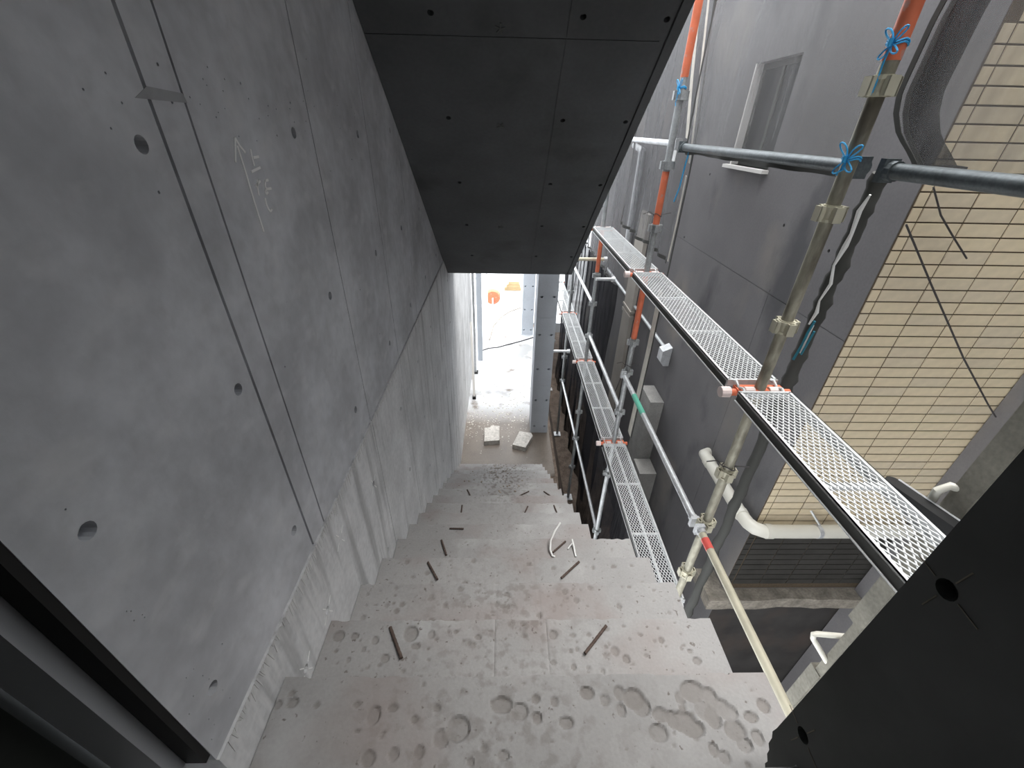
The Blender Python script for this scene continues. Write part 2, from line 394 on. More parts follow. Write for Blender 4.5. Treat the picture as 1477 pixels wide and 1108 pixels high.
# doorway at the near end of the left wall
d1 = empty('door_1', (-.8, .0, LAND)); tag(d1, kind='structure')
build('reveal_shade', MB().box((-.642, .316, LAND), (-.601, .3295, 1.2)), m_black, d1)  # black strip painting the shade on the wall-end reveal
build('door_frame', MB().box((-.705, .29, LAND), (-.643, .3295, 1.2)).box((-.76, .30, LAND), (-.705, .3295, 1.2)), m_frame, d1)
dl = build('door_leaf', MB().box((-.82, -.72, LAND), (-.775, .29, 1.1)), m_door, d1)
build('door_panel', MB().box((-.775, -.62, LAND+.15), (-.768, .18, -.1)).box((-.775, -.62, .05), (-.768, .18, .95)), m_door, dl if False else d1)
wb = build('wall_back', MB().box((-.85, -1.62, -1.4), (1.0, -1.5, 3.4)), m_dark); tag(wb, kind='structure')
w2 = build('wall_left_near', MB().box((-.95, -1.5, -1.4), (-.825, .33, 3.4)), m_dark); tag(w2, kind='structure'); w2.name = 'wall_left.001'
# pier beside the top step, with a broken foot
poly = [(-1.5, 3.2), (-1.5, -1.12), (.29, -1.12)]
pr = np.random.RandomState(3)
poly = [(.365, 3.0), (-1.5, 3.0), (-1.5, -1.12), (.30, -1.12), (.305, -1.30), (.322, -1.298), (.33, -1.285), (.328, -1.265), (.338, -1.25), (.337, -1.235), (.347, -1.222), (.349, -1.205), (.358, -1.195), (.360, -1.17), (.367, -1.155), (.365, -1.13)]
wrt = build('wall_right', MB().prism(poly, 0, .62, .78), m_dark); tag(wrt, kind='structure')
cm = MB()
for (y, z) in [(.325, -.535), (.325, -1.045), (-.3, -.535), (.325, .0)]: cm.tube([(.61, y, z), (.645, y, z)], .015, 14)
cut(wrt, cm)
cm = MB()
for (y, z) in [(.325, -.535), (.325, -1.045)]:
    for q in range(4):
        t = q*math.pi/2+.15; cm.bar((.6195, y+.019*math.cos(t), z+.019*math.sin(t)), (.6195, y+.05*math.cos(t), z+.05*math.sin(t)), .0018, .0010, (1, 0, 0))
tag(build('chalk_crosses', cm, m_ledge, wrt), 'faint chalk crosses around two tie holes')

# sloping soffit of the flight above
S = .79
def sz(y): return -1.35-S*(y-4.41)
prof = [(4.41, sz(4.41)), (4.95, -1.35), (4.95, -1.12), (4.55, -1.12)]
yy = 4.55; zz = -1.12
while yy > -1.3:
    zz += .18; prof.append((yy, zz)); yy -= .18/S; prof.append((yy, zz))
prof.append((-1.5, zz)); prof.append((-1.5, sz(-1.5)))
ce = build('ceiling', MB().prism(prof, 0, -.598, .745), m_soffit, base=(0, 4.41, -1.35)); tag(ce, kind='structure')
cm = MB(); nv = Vector((0, S, 1)).normalized()
def on(x, y, d): return (x, y-nv.y*d, sz(y)-nv.z*d) if False else (x, y+nv.y*d, sz(y)+nv.z*d)
for y in (2.215, 2.66, 3.12, 3.58, 4.05, 1.76, 1.30):
    for x in (-.30, .32, .665):
        cm.tube([on(x, y, -.01), on(x, y, .025)], .0135, 14)
def groove(x0, y0, x1, y1, w, dep=.003):
    cm.bar(on(x0, y0, 0), on(x1, y1, 0), w, dep*2, nv)
groove(.24, .4, .29, 4.405, .004); groove(-.02, .4, -.02, 4.405, .0025, .0015)
groove(-.597, 2.29, .67, 2.29, .005); groove(.695, .3, .695, 4.40, .012, .014)
cut(ce, cm)
cm = MB()
for y in (2.26, 2.70, 3.60):
    for q in range(5):
        t = q*1.3+y; a0 = on(-.02, y, -.002)
        cm.bar((a0[0]+.002, a0[1], a0[2]), (a0[0]+.022*math.cos(t), a0[1]+.02*math.sin(t), a0[2]-S*.02*math.sin(t)), .006, .003, nv)
tag(build('mortar_crumb', cm, m_dark, ce), 'crumbs of mortar stuck along the centre joint', kind='stuff')

# columns below the far end
def column(y0, y1, label, x0=.46, x1=.73, top=.4):
    o = build('column', MB().box((x0, y0, FL), (x1, y1, top)), m_col); tag(o, label, 'column')
    cm = MB()
    for z in (-4.05, -3.55, -3.0, -2.45, -1.9):
        for x in (x0+.055, x1-.05): cm.tube([(x, y0-.01, z), (x, y0+.05, z)], .019, 12)
    for z in (-3.28, -2.2): cm.box((x0-.01, y0-.01, z-.002), (x1+.01, y0+.003, z+.002))
    cut(o, cm); return o
column(5.22, 5.58, 'blue-grey square column with paired tie holes at the stair foot')
column(8.9, 9.25, 'second blue-grey column farther out on the bright yard', .45, .72, -.9)

# ================================================================== STAIRCASE
st = empty('staircase', (0, .3, FL)); tag(st, 'pitted bare concrete staircase descending to the yard', 'stairs')
P1 = [(-0.583, 0.483, 0.011), (-0.548, 0.487, 0.017), (-0.482, 0.48, 0.009), (-0.377, 0.482, 0.01), (-0.327, 0.458, 0.02), (-0.281, 0.473, 0.012), (-0.166, 0.471, 0.012), (0.005, 0.477, 0.024), (0.052, 0.462, 0.019), (0.096, 0.489, 0.015), (-0.22, 0.448, 0.012), (-0.146, 0.408, 0.02), (-0.106, 0.428, 0.027), (-0.317, 0.371, 0.015), (-0.258, 0.378, 0.014), (-0.197, 0.382, 0.013), (-0.038, 0.387, 0.011), (0.009, 0.373, 0.014), (-0.36, 0.424, 0.008), (0.145, 0.483, 0.013), (0.097, 0.447, 0.016), (0.172, 0.437, 0.02), (0.236, 0.502, 0.018), (0.281, 0.485, 0.013), (0.325, 0.501, 0.018), (0.32, 0.463, 0.015), (0.361, 0.487, 0.026), (0.375, 0.471, 0.023), (0.487, 0.488, 0.015), (0.527, 0.503, 0.028), (0.569, 0.487, 0.025), (0.588, 0.467, 0.024), (0.603, 0.454, 0.021), (0.422, 0.451, 0.021), (0.477, 0.436, 0.029), (0.495, 0.422, 0.029), (0.54, 0.46, 0.021), (0.557, 0.445, 0.024), (0.449, 0.441, 0.021), (0.404, 0.413, 0.02), (0.436, 0.388, 0.007), (0.531, 0.378, 0.014), (0.552, 0.363, 0.014), (0.704, 0.468, 0.018), (0.658, 0.444, 0.018), (0.654, 0.401, 0.017), (0.603, 0.416, 0.023), (0.613, 0.388, 0.023)]
P2 = [(-0.496, 0.745, 0.015), (-0.549, 0.745, 0.02), (-0.423, 0.73, 0.014), (-0.307, 0.751, 0.028), (-0.237, 0.748, 0.015), (-0.376, 0.674, 0.013), (-0.284, 0.711, 0.014), (-0.493, 0.671, 0.01), (-0.453, 0.702, 0.01), (-0.234, 0.669, 0.007), (-0.076, 0.738, 0.012), (-0.308, 0.637, 0.007), (-0.389, 0.654, 0.007), (0.181, 0.744, 0.014), (0.251, 0.742, 0.009), (0.236, 0.692, 0.008), (0.383, 0.69, 0.014), (0.415, 0.667, 0.016), (0.485, 0.675, 0.009), (0.55, 0.724, 0.011), (0.648, 0.659, 0.013), (0.238, 0.644, 0.012), (0.484, 0.74, 0.008), (0.305, 0.743, 0.008), (0.355, 0.703, 0.008), (0.284, 0.642, 0.007)]
def dirtf(k):
    def f(X, Y):
        if k < 6: return .35*np.exp(-((X+.0)/.35)**2)*(1 if k < 4 else .5)*np.ones_like(X)
        return np.exp(-((X-.02)/.27)**2)*min(1, max(.15, (k-7)/6))
    return f
def tread(k): return .547+.25*(k-1), -1.30-.18*(k-1)
for k in range(1, 17):
    Y, Z = tread(k); x1 = .75 if k <= 5 else .57
    rs = random.Random(k)
    pits = list({1: P1, 2: P2}.get(k, []))
    nsm = {1: 30, 2: 90, 3: 110, 4: 60}.get(k, 30)
    for i in range(nsm):
        r = rs.choice([.003, .004, .005, .006, .009 if k < 5 else .006, .013 if k in (3, 4) else .005])
        pits.append((rs.uniform(-.57, x1-.05), rs.uniform(Y-.22, Y-.015), r))
    nx, ny = {1: (300, 62), 2: (300, 62), 3: (220, 46), 4: (180, 36)}.get(k, (110, 22))
    o = relief('step', (-.5915, x1), Y-.25, Y, Z, .30 if k < 16 else .2, nx, ny, pits, m_step, st,
               chips={1: 30, 2: 26, 3: 20}.get(k, 10), seed=k, dirt=dirtf(k), seams=(-.02, .16) if k in (2, 3, 4, 5, 6) else ())
ld = build('floor_landing', MB().box((-.82, -1.5, LAND-.2), (.62, .296, LAND)), m_step); tag(ld, kind='structure'); ld.name = 'floor.001'

# rebar stubs lying on the treads
def rod(a, b, k, label, lift=.004):
    z = tread(k)[1]; r = .0050; d = (Vector((b[0], b[1], 0))-Vector((a[0], a[1], 0)))
    mb = MB(); n_ = 14; path = []; R = []
    for i in range(n_+1):
        t = i/n_; path.append((a[0]+(b[0]-a[0])*t, a[1]+(b[1]-a[1])*t, z+r*1.02+lift*t)); R.append(r*(1.0 if i % 2 else 1.16))
    o = build('rebar_stub', mb.tube(path, R, 8), m_rust); tag(o, label, 'rebar', 'rebar stubs left on the treads'); return o
rod((-.38, .77), (-.32, .67), 2, 'dark rebar stub lying aslant at the left of the second visible tread')
rod((.37, .77), (.28, .68), 2, 'rusty brown rebar stub lying aslant at the right of the second visible tread')
rod((-.36, 1.27), (-.30, 1.175), 4, 'dark rebar stub at the left of the fourth visible tread')
rod((.39, 1.27), (.29, 1.18), 4, 'dark rebar stub at the right of the fourth tread, below the white cord')
rod((-.34, 1.535), (-.30, 1.435), 5, 'dark rebar stub at the left of the fifth visible tread')
rod((.37, 1.525), (.29, 1.45), 5, 'dark rebar stub lying inside the curl of white cord')
for i, (k, a, b, t) in enumerate([(8, (-.31, 2.27), (-.31, 2.16), 'short rebar stub at the left of the eighth tread'), (8, (.21, 2.26), (.17, 2.16), 'stubby rusty piece near the middle right of the eighth tread'),
        (8, (.42, 2.27), (.44, 2.17), 'short rebar stub at the right of the eighth tread'), (10, (-.32, 2.78), (-.26, 2.64), 'rebar stub at the left of the tenth tread'),
        (10, (.26, 2.76), (.10, 2.66), 'long thin rebar stub right of the middle on the tenth tread'), (10, (.40, 2.76), (.48, 2.68), 'rebar stub near the right end of the tenth tread'),
        (6, (-.33, 1.76), (-.24, 1.755), 'dark sliver of rebar on the left of the sixth tread')]):
    rod(a, b, k, t)
z5 = tread(5)[1]
cp = [(.34, 1.58, z5+.10), (.305, 1.54, z5+.075), (.28, 1.50, z5+.045), (.275, 1.46, z5+.02), (.285, 1.43, z5+.007), (.30, 1.425, z5+.006)]
o = build('cord', MB().tube(cp, .0052, 8).tube([(.405, 1.52, z5+.03), (.41, 1.49, z5+.02), (.413, 1.45, z5+.008), (.415, 1.425, z5+.007)], .0048, 8).tube([(.405, 1.50, z5+.024), (.39, 1.488, z5+.014), (.378, 1.475, z5+.006)], .004, 8), m_white, smooth=True)
tag(o, 'white plastic cord curled over a rebar stub on the fifth tread', 'cord')
# crumbs on lower treads and the floor
mb = MB(); rs = random.Random(11)
def crumb(mb, x, y, z, s):
    a = rs.uniform(0, 3.1); c_, s_ = math.cos(a), math.sin(a); hx, hy_, hz = s*rs.uniform(.6, 1.3), s*rs.uniform(.5, 1), s*rs.uniform(.35, .7)
    vs = []
    for (i, j, q) in [(-1, -1, 0), (1, -1, 0), (1, 1, 0), (-1, 1, 0), (-.6, -.7, 1), (.7, -.5, 1), (.5, .7, 1), (-.7, .6, 1)]:
        u, v = i*hx, j*hy_; vs.append((x+u*c_-v*s_, y+u*s_+v*c_, z+q*hz))
    mb.add(vs, [(0, 3, 2, 1), (4, 5, 6, 7), (0, 1, 5, 4), (1, 2, 6, 5), (2, 3, 7, 6), (3, 0, 4, 7)])
for i in range(300):
    k = rs.choice([10, 11, 12, 12, 13, 13, 14, 14, 15, 15, 16, 16, 16]); Y, Z = tread(k)
    crumb(mb, max(-.5, min(.5, rs.gauss(0, .2))), rs.uniform(Y-.2, Y-.01), Z-.001, rs.uniform(.003, .012))
tag(build('rubble', mb, m_soil2), 'dark earth crumbs strewn over the lowest treads', 'rubble', kind='stuff')
mb = MB()
for i in range(420):
    y = 4.62+abs(rs.gauss(1.0, .35)); crumb(mb, rs.uniform(-.57, .42), min(y, 6.4), FL-.001, rs.uniform(.004, .014))
tag(build('mortar_chip', mb, m_chip), 'white mortar chips scattered over the brown floor at the stair foot', 'rubble', kind='stuff')
def slab(poly, label, z=FL, th=.075, tilt=0):
    mb = MB(); n_ = len(poly); cx = sum(p[0] for p in poly)/n_; cy = sum(p[1] for p in poly)/n_
    vs = [(x, y, z) for x, y in poly]+[(cx+(x-cx)*.97, cy+(y-cy)*.97, z+th+(y-cy)*tilt) for x, y in poly]
    mb.add(vs, [tuple(range(n_-1, -1, -1)), tuple(range(n_, 2*n_))]+[(i, (i+1) % n_, n_+(i+1) % n_, n_+i) for i in range(n_)])
    o = build('concrete_slab', mb, m_slab); tag(o, label, 'slab', 'loose slabs at the stair foot'); return o
slab([(-.27, 4.90), (-.03, 4.93), (-.035, 5.30), (-.17, 5.31), (-.19, 5.26), (-.28, 5.25)], 'left one of two broken slabs, lying square with a notched corner')
slab([(.16, 4.83), (.36, 4.76), (.49, 5.05), (.47, 5.12), (.28, 5.17)], 'right one of two broken slabs, turned askew beside the column')

# ================================================================== NEIGHBOURING BUILDING
XB, YT = 1.96, 2.1; BT = 1.3
nb = empty('neighbouring_building', (XB, YT, GR)); tag(nb, 'charcoal rendered building with a cream tiled end wall and one window', 'building')
rw = build('rendered_wall', MB().box((XB, YT+.006, GR), (5.4, 9.5, BT)), m_render, nb)
cm = MB().box((XB-.1, 3.41, -.24), (XB+.3, 4.02, .45))
cm.box((XB-.01, 2.0, -1.012), (XB+.003, 15, -1.006)); cm.box((XB-.01, 2.9, -4), (XB+.003, 2.905, -.98))
for (y, z) in [(4.35, -.35), (4.9, -.75), (4.6, -.98), (3.0, -.55), (2.5, -.6), (3.3, -1.6)]: cm.tube([(XB-.01, y, z), (XB+.02, y, z)], .011, 10)
cut(rw, cm)
wf = build('window', MB().box((XB+.06, 3.41, -.24), (XB+.10, 3.45, .45)).box((XB+.06, 3.98, -.24), (XB+.10, 4.02, .45)).box((XB+.06, 3.45, -.24), (XB+.10, 3.98, -.2)).box((XB+.06, 3.45, .41), (XB+.10, 3.98, .45)).box((XB+.065, 3.70, -.2), (XB+.095, 3.73, .41)), m_hem, nb)
build('pane', MB().box((XB+.075, 3.45, -.2), (XB+.085, 3.98, .41)), m_glass, wf)
build('lit_jamb', MB().box((XB+.002, 4.0, -.24), (XB+.06, 4.02, .45)), m_sill, wf)  # lining on the far reveal only: its lit side painted pale
build('sill', MB().box((XB-.05, 3.39, -.265), (XB+.07, 4.04, -.24)), m_sill, wf)
tw = build('tiled_wall', MB().box((XB+.004, YT+.004, -2.62), (3.3, YT+.10, BT)), m_grout, nb)
TP, HP = .2355, .068
ms = []
for w in (.227, .047):
    mb = MB(); h = .0605; c_ = .0015
    mb.add([(0, .006, 0), (w, .006, 0), (w, .006, h), (0, .006, h), (c_, 0, c_), (w-c_, 0, c_), (w-c_, 0, h-c_), (c_, 0, h-c_), (0, .0015, 0), (w, .0015, 0), (w, .0015, h), (0, .0015, h)],
           [(4, 5, 6, 7), (8, 9, 5, 4), (9, 10, 6, 5), (10, 11, 7, 6), (11, 8, 4, 7), (0, 1, 9, 8), (1, 2, 10, 9), (2, 3, 11, 10), (3, 0, 8, 11)])
    for mm in (m_tile, m_tile2):
        me = bpy.data.meshes.new('tile'); me.from_pydata(mb.v, [], mb.f); me.materials.append(mm); finish(me, False); ms.append(me)
tb = WL[tw.name]
for r_ in range(-34, 10):
    z = -.294+r_*HP
    for c_ in range(-1, 5):
        x = 2.022+c_*TP+.004 if c_ >= 0 else 2.022-.0505
        o = bpy.data.objects.new('tile', ms[(0 if c_ >= 0 else 2)+(1 if rnd.random() < .3 else 0)]); link(o); o.parent = tw
        o.location = (x-tb.x, YT-.001+rnd.uniform(-.0006, .0006)-tb.y, z+.004-tb.z)
mb = MB()
for r_ in list(range(10, 23)):
    for c_ in range(0, 5):
        x = 2.022+c_*TP+.004; z = -.294+r_*HP+.004; mb.box((x, YT-.001, z), (x+.227, YT+.006, z+.0605))
tag(build('upper_tiles', mb, m_tile, tw), kind='stuff')
build('base_wall', MB().box((XB+.004, YT+.005, -3.42), (3.3, YT+.1, -2.625)), m_grout, nb)
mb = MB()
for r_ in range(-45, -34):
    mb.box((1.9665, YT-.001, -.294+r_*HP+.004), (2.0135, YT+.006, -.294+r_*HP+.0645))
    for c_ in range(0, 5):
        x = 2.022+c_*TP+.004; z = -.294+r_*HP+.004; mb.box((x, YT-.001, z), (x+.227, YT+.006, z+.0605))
tag(build('shade_painted_tiles', mb, m_tilelow, nb), 'tiles below the drain pipe, coloured dark for shade', kind='stuff')  # shade under the pipe painted as dark tiles
mb = MB(); ls = random.Random(4)
ne = 14
top = [(1.80+1.5*i/ne, 2.0+ls.uniform(-.012, .012)) for i in range(ne+1)]
mb.prism(top+[(3.3, 2.3), (1.80, 2.3)], 2, -3.56, -3.43)
build('ledge', mb, m_ledge, nb)
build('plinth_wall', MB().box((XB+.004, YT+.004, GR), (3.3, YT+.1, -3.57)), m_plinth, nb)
build('side_wing', MB().box((3.14, -1.6, GR), (3.6, 2.09, 4.0)), m_render, nb)  # visible as a dark edge; unseen length and height added to block sky light
build('sky_block_wall', MB().box((.80, -1.8, GR), (3.6, -1.6, 4.0)), m_render, nb)  # unseen wall added to keep sky light out of the lower alley
pl = build('duct', MB().box((1.90, 5.72, GR), (1.955, 6.12, -.95)), m_beige, nb); pl['label'] = 'beige boxed duct running down the rendered wall'
build('collar', MB().box((1.885, 5.70, -2.42), (1.955, 6.14, -2.37)).box((1.885, 5.70, -2.32), (1.955, 6.14, -2.29)), m_beige, pl)
build('buttress', MB().box((1.79, 4.07, GR), (1.955, 4.46, -2.79)), m_butt, nb)
build('buttress', MB().box((1.74, 3.78, GR), (1.955, 4.06, -3.68)), m_butt, nb)
# cream drain pipe
r_ = .05
path = [(1.955, 2.93, -2.58), (1.90, 2.90, -2.57), (1.885, 2.82, -2.55)]
path += [(1.885, y, -2.55) for y in (2.6, 2.3, 2.16)] + [(1.895, 2.09, -2.55), (1.925, 2.045, -2.552), (1.98, 2.02, -2.555)] + [(x, 2.02, -2.56) for x in (2.2, 2.6, 3.12)]
dp = empty('drain_pipe', (1.885, 2.02, -2.6)); tag(dp, 'fat cream drain pipe bending round the corner of the tiled wall', 'pipe')
build('pipe', MB().tube(path, r_, 20), m_pvc, dp, smooth=True)
for q in ([(1.885, 2.74, -2.55), (1.885, 2.80, -2.55)], [(1.885, 2.16, -2.55), (1.885, 2.20, -2.55)], [(1.99, 2.02, -2.555), (2.04, 2.02, -2.556)]):
    build('socket', MB().tube(q, r_+.005, 20), m_pvc, dp, smooth=True)
build('strap', MB().tube([(2.38, 2.02, -2.558), (2.41, 2.02, -2.558)], r_+.003, 20).bar((2.395, 2.03, -2.50), (2.34, 2.10, -2.42), .012, .012), m_galv, dp)
# thin conduit with a hood on the rendered wall
cv = empty('conduit', (1.93, 4.4, -2.2)); tag(cv, 'thin grey conduit ending in a vent hood on the charcoal wall', 'pipe')
build('pipe', MB().tube([(1.935, 7.6, -2.2), (1.935, 6.15, -2.2)], .022, 10), m_galv, cv, smooth=True)
build('pipe', MB().tube([(1.935, 5.69, -2.2), (1.935, 4.34, -2.2)], .022, 10), m_galv, cv, smooth=True)
build('vent_hood', MB().prism([(1.85, -2.17), (1.955, -2.12), (1.955, -2.36), (1.89, -2.36), (1.85, -2.31)], 1, 4.20, 4.33), m_galv, cv)
vp = empty('downpipe', (1.9, 6.3, GR)); tag(vp, 'pale grey downpipe seen through the folded netting', 'pipe')
build('pipe', MB().tube([(1.90, 6.45, -1.6), (1.90, 6.45, -.25)], .05, 14).tube([(1.90, 6.42, -.25), (1.90, 6.9, -.2)], .04, 12), m_galv, vp, smooth=True)
tag(build('overhead_wire', MB().tube([(1.93, 2.05, -.363), (2.217, 2.05, -.652), (2.656, 2.05, -1.084), (3.017, 2.05, -1.412), (3.12, 2.05, -1.5)], .0045, 6), m_cable), 'thin dark wire slanting across the cream tiles', 'wire')

tag(build('overhead_wire', MB().tube([(1.975, 2.055, -.20), (2.08, 2.055, -.32), (2.19, 2.055, -.41), (2.33, 2.055, -.52)], .004, 6), m_cable), 'short dark wire near the top of the cream tiles just under the eye-level pipe', 'wire')

# ================================================================== SCAFFOLD
PX = 1.2; PY = [1.6, 3.4, 5.2, 7.0, 8.8]
def coupler(z, y, r=.0243):
    mb = MB()
    for dz in (-.026, .018): mb.tube([(PX, y, z+dz), (PX, y, z+dz+.008)], r+.012, 14)
    mb.tube([(PX, y, z-.028), (PX, y, z+.030)], r+.006, 14)
    for (dx, dy) in ((1, 0), (-1, 0), (0, 1), (0, -1)):
        for s in (-1, 1):
            if dx: mb.box((PX+dx*(r+.004), y+s*.013-.003, z-.026), (PX+dx*(r+.024), y+s*.013+.003, z+.026))
            else: mb.box((PX+s*.013-.003, y+dy*(r+.004), z-.026), (PX+s*.013+.003, y+dy*(r+.024), z+.026))
        cx_, cy_ = PX+dx*(r+.024), y+dy*(r+.024)
        if dx: mb.box((cx_-.003, y-.016, z-.026), (cx_+.003, y+.016, z+.026))
        else: mb.box((PX-.016, cy_-.003, z-.026), (PX+.016, cy_+.003, z+.026))
    return mb
def pole(y, label, segs, coups, tubem, decks):
    t = empty('scaffold_pole', (PX, y, GR)); tag(t, label, 'pole', 'standards of the scaffold')
    build('tube', MB().tube([(PX, y, GR+.02), (PX, y, 1.6)], .0243, 16), tubem, t, smooth=True)
    build('base_plate', MB().box((PX-.07, y-.07, GR), (PX+.07, y+.07, GR+.02)), m_galv, t)
    for (z0, z1) in segs: build('orange_band', MB().tube([(PX, y, z0), (PX, y, z1)], .0258, 16), m_orange, t, smooth=True)
    for z in coups: build('coupler', coupler(z, y), m_cream if tubem is m_pole else tubem, t)
    for z in decks:
        b = build('bracket', MB().tube([(1.03, y, z-.035), (1.345, y, z-.035)], .017, 12).box((1.09, y-.022, z-.03), (1.31, y+.03, z-.012)), m_orange, t)
        build('end_cap', MB().tube([(1.015, y-.005, z-.03), (1.058, y-.005, z-.03)], .026, 12), m_pink, b)
        build('end_cap', MB().tube([(1.12, y-.012, z-.022), (1.165, y-.012, z-.022)], .022, 12).tube([(1.235, y-.012, z-.022), (1.29, y-.012, z-.022)], .022, 12), m_pink, b)
    return t
pole(1.6, 'nearest scaffold pole, weathered cream with an orange top and blue strings', [(.195, 1.6)], [.13, -.25, -.70, -1.55, -1.95, -2.42, -3.3, -4.2], m_pole, [-1.0])
pole(3.4, 'second scaffold pole, orange in stretches, seen left of the window', [(.30, .85), (-.64, -.26), (-1.62, -1.04)], [.20, -.22, -.66, -1.66, -1.98, -2.45, -3.3, -4.28], m_grey, [-1.0, -2.83])
pole(5.2, 'third scaffold pole, orange just below the upper deck', [(-1.55, -1.02)], [-.5, -1.6, -1.98, -2.45, -3.75, -4.28, -4.9], m_grey, [-1.0, -2.83])
pole(7.0, 'fourth scaffold pole, thin and grey behind the lower decks', [(-1.1, -.6)], [-1.98, -2.45, -3.75, -4.28], m_grey, [-2.83])
pole(8.8, 'fifth and farthest scaffold pole', [], [-1.98, -2.45, -4.28], m_grey, [-2.83])

def expanded(x0, x1, y0, y1, z, px, py, w, th):
    """two families of slanted strands, clipped to the rectangle"""
    mb = MB(); sl_ = py/px; H = (x1-x0)*sl_
    for fam in (0, 1):
        c = y0-H
        while c < y1:
            if fam == 0: a, b = (x0, c), (x1, c+H)
            else: a, b = (x1, c), (x0, c+H)
            pts = []
            def xa(yv): t = (yv-a[1])/(b[1]-a[1]); return a[0]+(b[0]-a[0])*t
            ya, yb = max(a[1], y0), min(b[1], y1)
            if yb-ya > .003:
                dz = .0012 if fam else -.0012
                mb.bar((xa(ya), ya, z+dz), (xa(yb), yb, z+dz), w, th)
            c += py
    return mb
def deck(y0, y1, z, label, centre, x0=1.07, x1=1.31, px=.0235, py=.040):
    t = empty('scaffold_deck', ((x0+x1)/2, y0, z)); tag(t, label, 'scaffold deck', 'expanded metal decks of the scaffold')
    a, b = y0+.055, y1-.055
    for x, s in ((x0, 1), (x1, -1)):
        build('side_rail', MB().box((x-.002*s, a, z-.042), (x+.002*s, b, z+.003)).box((x-.002*s, a, z-.001), (x+.013*s, b, z+.003)).box((x-.008*s, a, z-.045), (x+.010*s, b, z-.041)), m_deck, t)
    build('side_web', MB().box((x0-.0035, a+.002, z-.040), (x0-.0022, b-.002, z-.008)), m_hem, t)
    for y in (a, b): build('end_rail', MB().box((x0, y-.006, z-.03), (x1, y+.006, z+.003)), m_deck, t)
    mp = build('mesh_panel', expanded(x0+.012, x1-.012, a+.006, b-.006, z-.003, px, py, .0046, .0022), m_deck, t)
    if centre:
        build('centre_bar', MB().box(((x0+x1)/2-.007, a, z-.02), ((x0+x1)/2+.007, b, z+.003)), m_deck, t)
        for q in (1/3, 2/3): build('cross_bar', MB().box((x0, a+(b-a)*q-.006, z-.02), (x1, a+(b-a)*q+.006, z+.001)), m_deck, t)
    else:
        for q in (1/3, 2/3): build('cross_bar', MB().box((x0, a+(b-a)*q-.009, z-.022), (x1, a+(b-a)*q+.009, z-.005)), m_deck, t)
    for x in (x0+.03, x1-.03):
        for y, s in ((a, -1), (b, 1)):
            hk = [(x, y, z-.004), (x, y+s*.022, z+.006), (x, y+s*.045, z-.004), (x, y+s*.052, z-.022)]
            build('hook', MB().tube(hk, .006, 8), m_deck, t, smooth=True)
    return t
deck(-.2, 1.6, -1.0, 'nearest upper scaffold deck, running under the dark pier', False)
deck(1.6, 3.4, -1.0, 'upper scaffold deck in front of the charcoal wall below the window', False)
deck(3.4, 5.2, -1.0, 'upper scaffold deck farthest away beside the soffit edge', False)
deck(1.6, 3.4, -2.83, 'lower scaffold deck nearest to the stairs', True)
deck(3.4, 5.2, -2.83, 'lower scaffold deck, second one from the stairs', True)
deck(5.2, 7.0, -2.83, 'lower scaffold deck, third one from the stairs', True)
deck(7.0, 8.8, -2.83, 'lower scaffold deck, farthest and beside the column', True)

def ledger(y0, y1, z, x, label, m, bands=(), r=.0213):
    t = empty('ledger_pipe', (x, y0, z)); tag(t, label, 'pipe', 'horizontal ledgers of the scaffold')
    build('tube', MB().tube([(x, y0, z), (x, y1, z)], r, 16), m, t, smooth=True)
    for e in (y0, y1):
        s = 1 if e == y0 else -1
        build('end_clamp', MB().tube([(x, e-s*.01, z), (x, e+s*.035, z)], r+.006, 12).box((x-.03, e-.012, z-.035), (x+.02, e+.012, z+.035)), m_galv if m is not m_pipe_dark else m_pipe_dark, t)
    for (a, b, mm) in bands: build('paint_band', MB().tube([(x, a, z), (x, b, z)], r+.0012, 16), mm, t, smooth=True)
    return t
ledger(-.2, 1.50, -.10, 1.262, 'thick dark grey pipe at eye level crossing the cream tiles', m_pipe_dark, r=.0243)
ledger(1.62, 3.33, -.10, 1.262, 'dark grey pipe at eye level under the window', m_pipe_dark, r=.0235)
ledger(3.42, 5.15, -.085, 1.262, 'pale short end of pipe at eye level beside the soffit edge', m_galv)
ledger(-.2, 1.56, -1.955, 1.15, 'cream painted rail with a red band sloping beside the top steps', m_cream, [(1.42, 1.49, m_red)])
ledger(1.64, 3.36, -1.985, 1.16, 'grey rail with a green band between the two decks', m_galv, [(2.72, 3.0, m_green)])
ledger(3.44, 5.16, -2.42, 1.2, 'grey rail just above the second lower deck', m_galv)
ledger(5.24, 6.96, -1.98, 1.2, 'grey rail high above the third lower deck', m_galv)
ledger(3.44, 5.16, -4.28, 1.2, 'lowest grey rail crossing the third pole by the soil bank', m_galv)
ledger(5.24, 6.96, -4.28, 1.2, 'lowest grey rail farther off behind the column', m_galv)
def tie(a, b, label, m=m_galv):
    o = empty('tie_pipe', a); tag(o, label, 'pipe', 'short ties across the scaffold')
    build('tube', MB().tube([a, b], .0213, 12), m, o, smooth=True)
    build('clamp', MB().tube([Vector(b)-(Vector(b)-Vector(a)).normalized()*.04, b], .034, 10), m_galv, o)
tie((.95, 5.3, -1.42), (1.33, 5.3, -1.42), 'cream tie pipe under the farthest upper deck', m_cream)
tie((1.18, 5.12, -1.62), (1.42, 5.12, -1.62), 'short grey tie with a clamp on the third pole')
tie((.74, 5.7, -2.95), (1.05, 5.7, -2.95), 'short pale tie between the column and the lower deck')
tie((.80, .98, -1.86), (.80, 1.10, -1.86), 'small grey stub poking out beside the third tread') if False else None

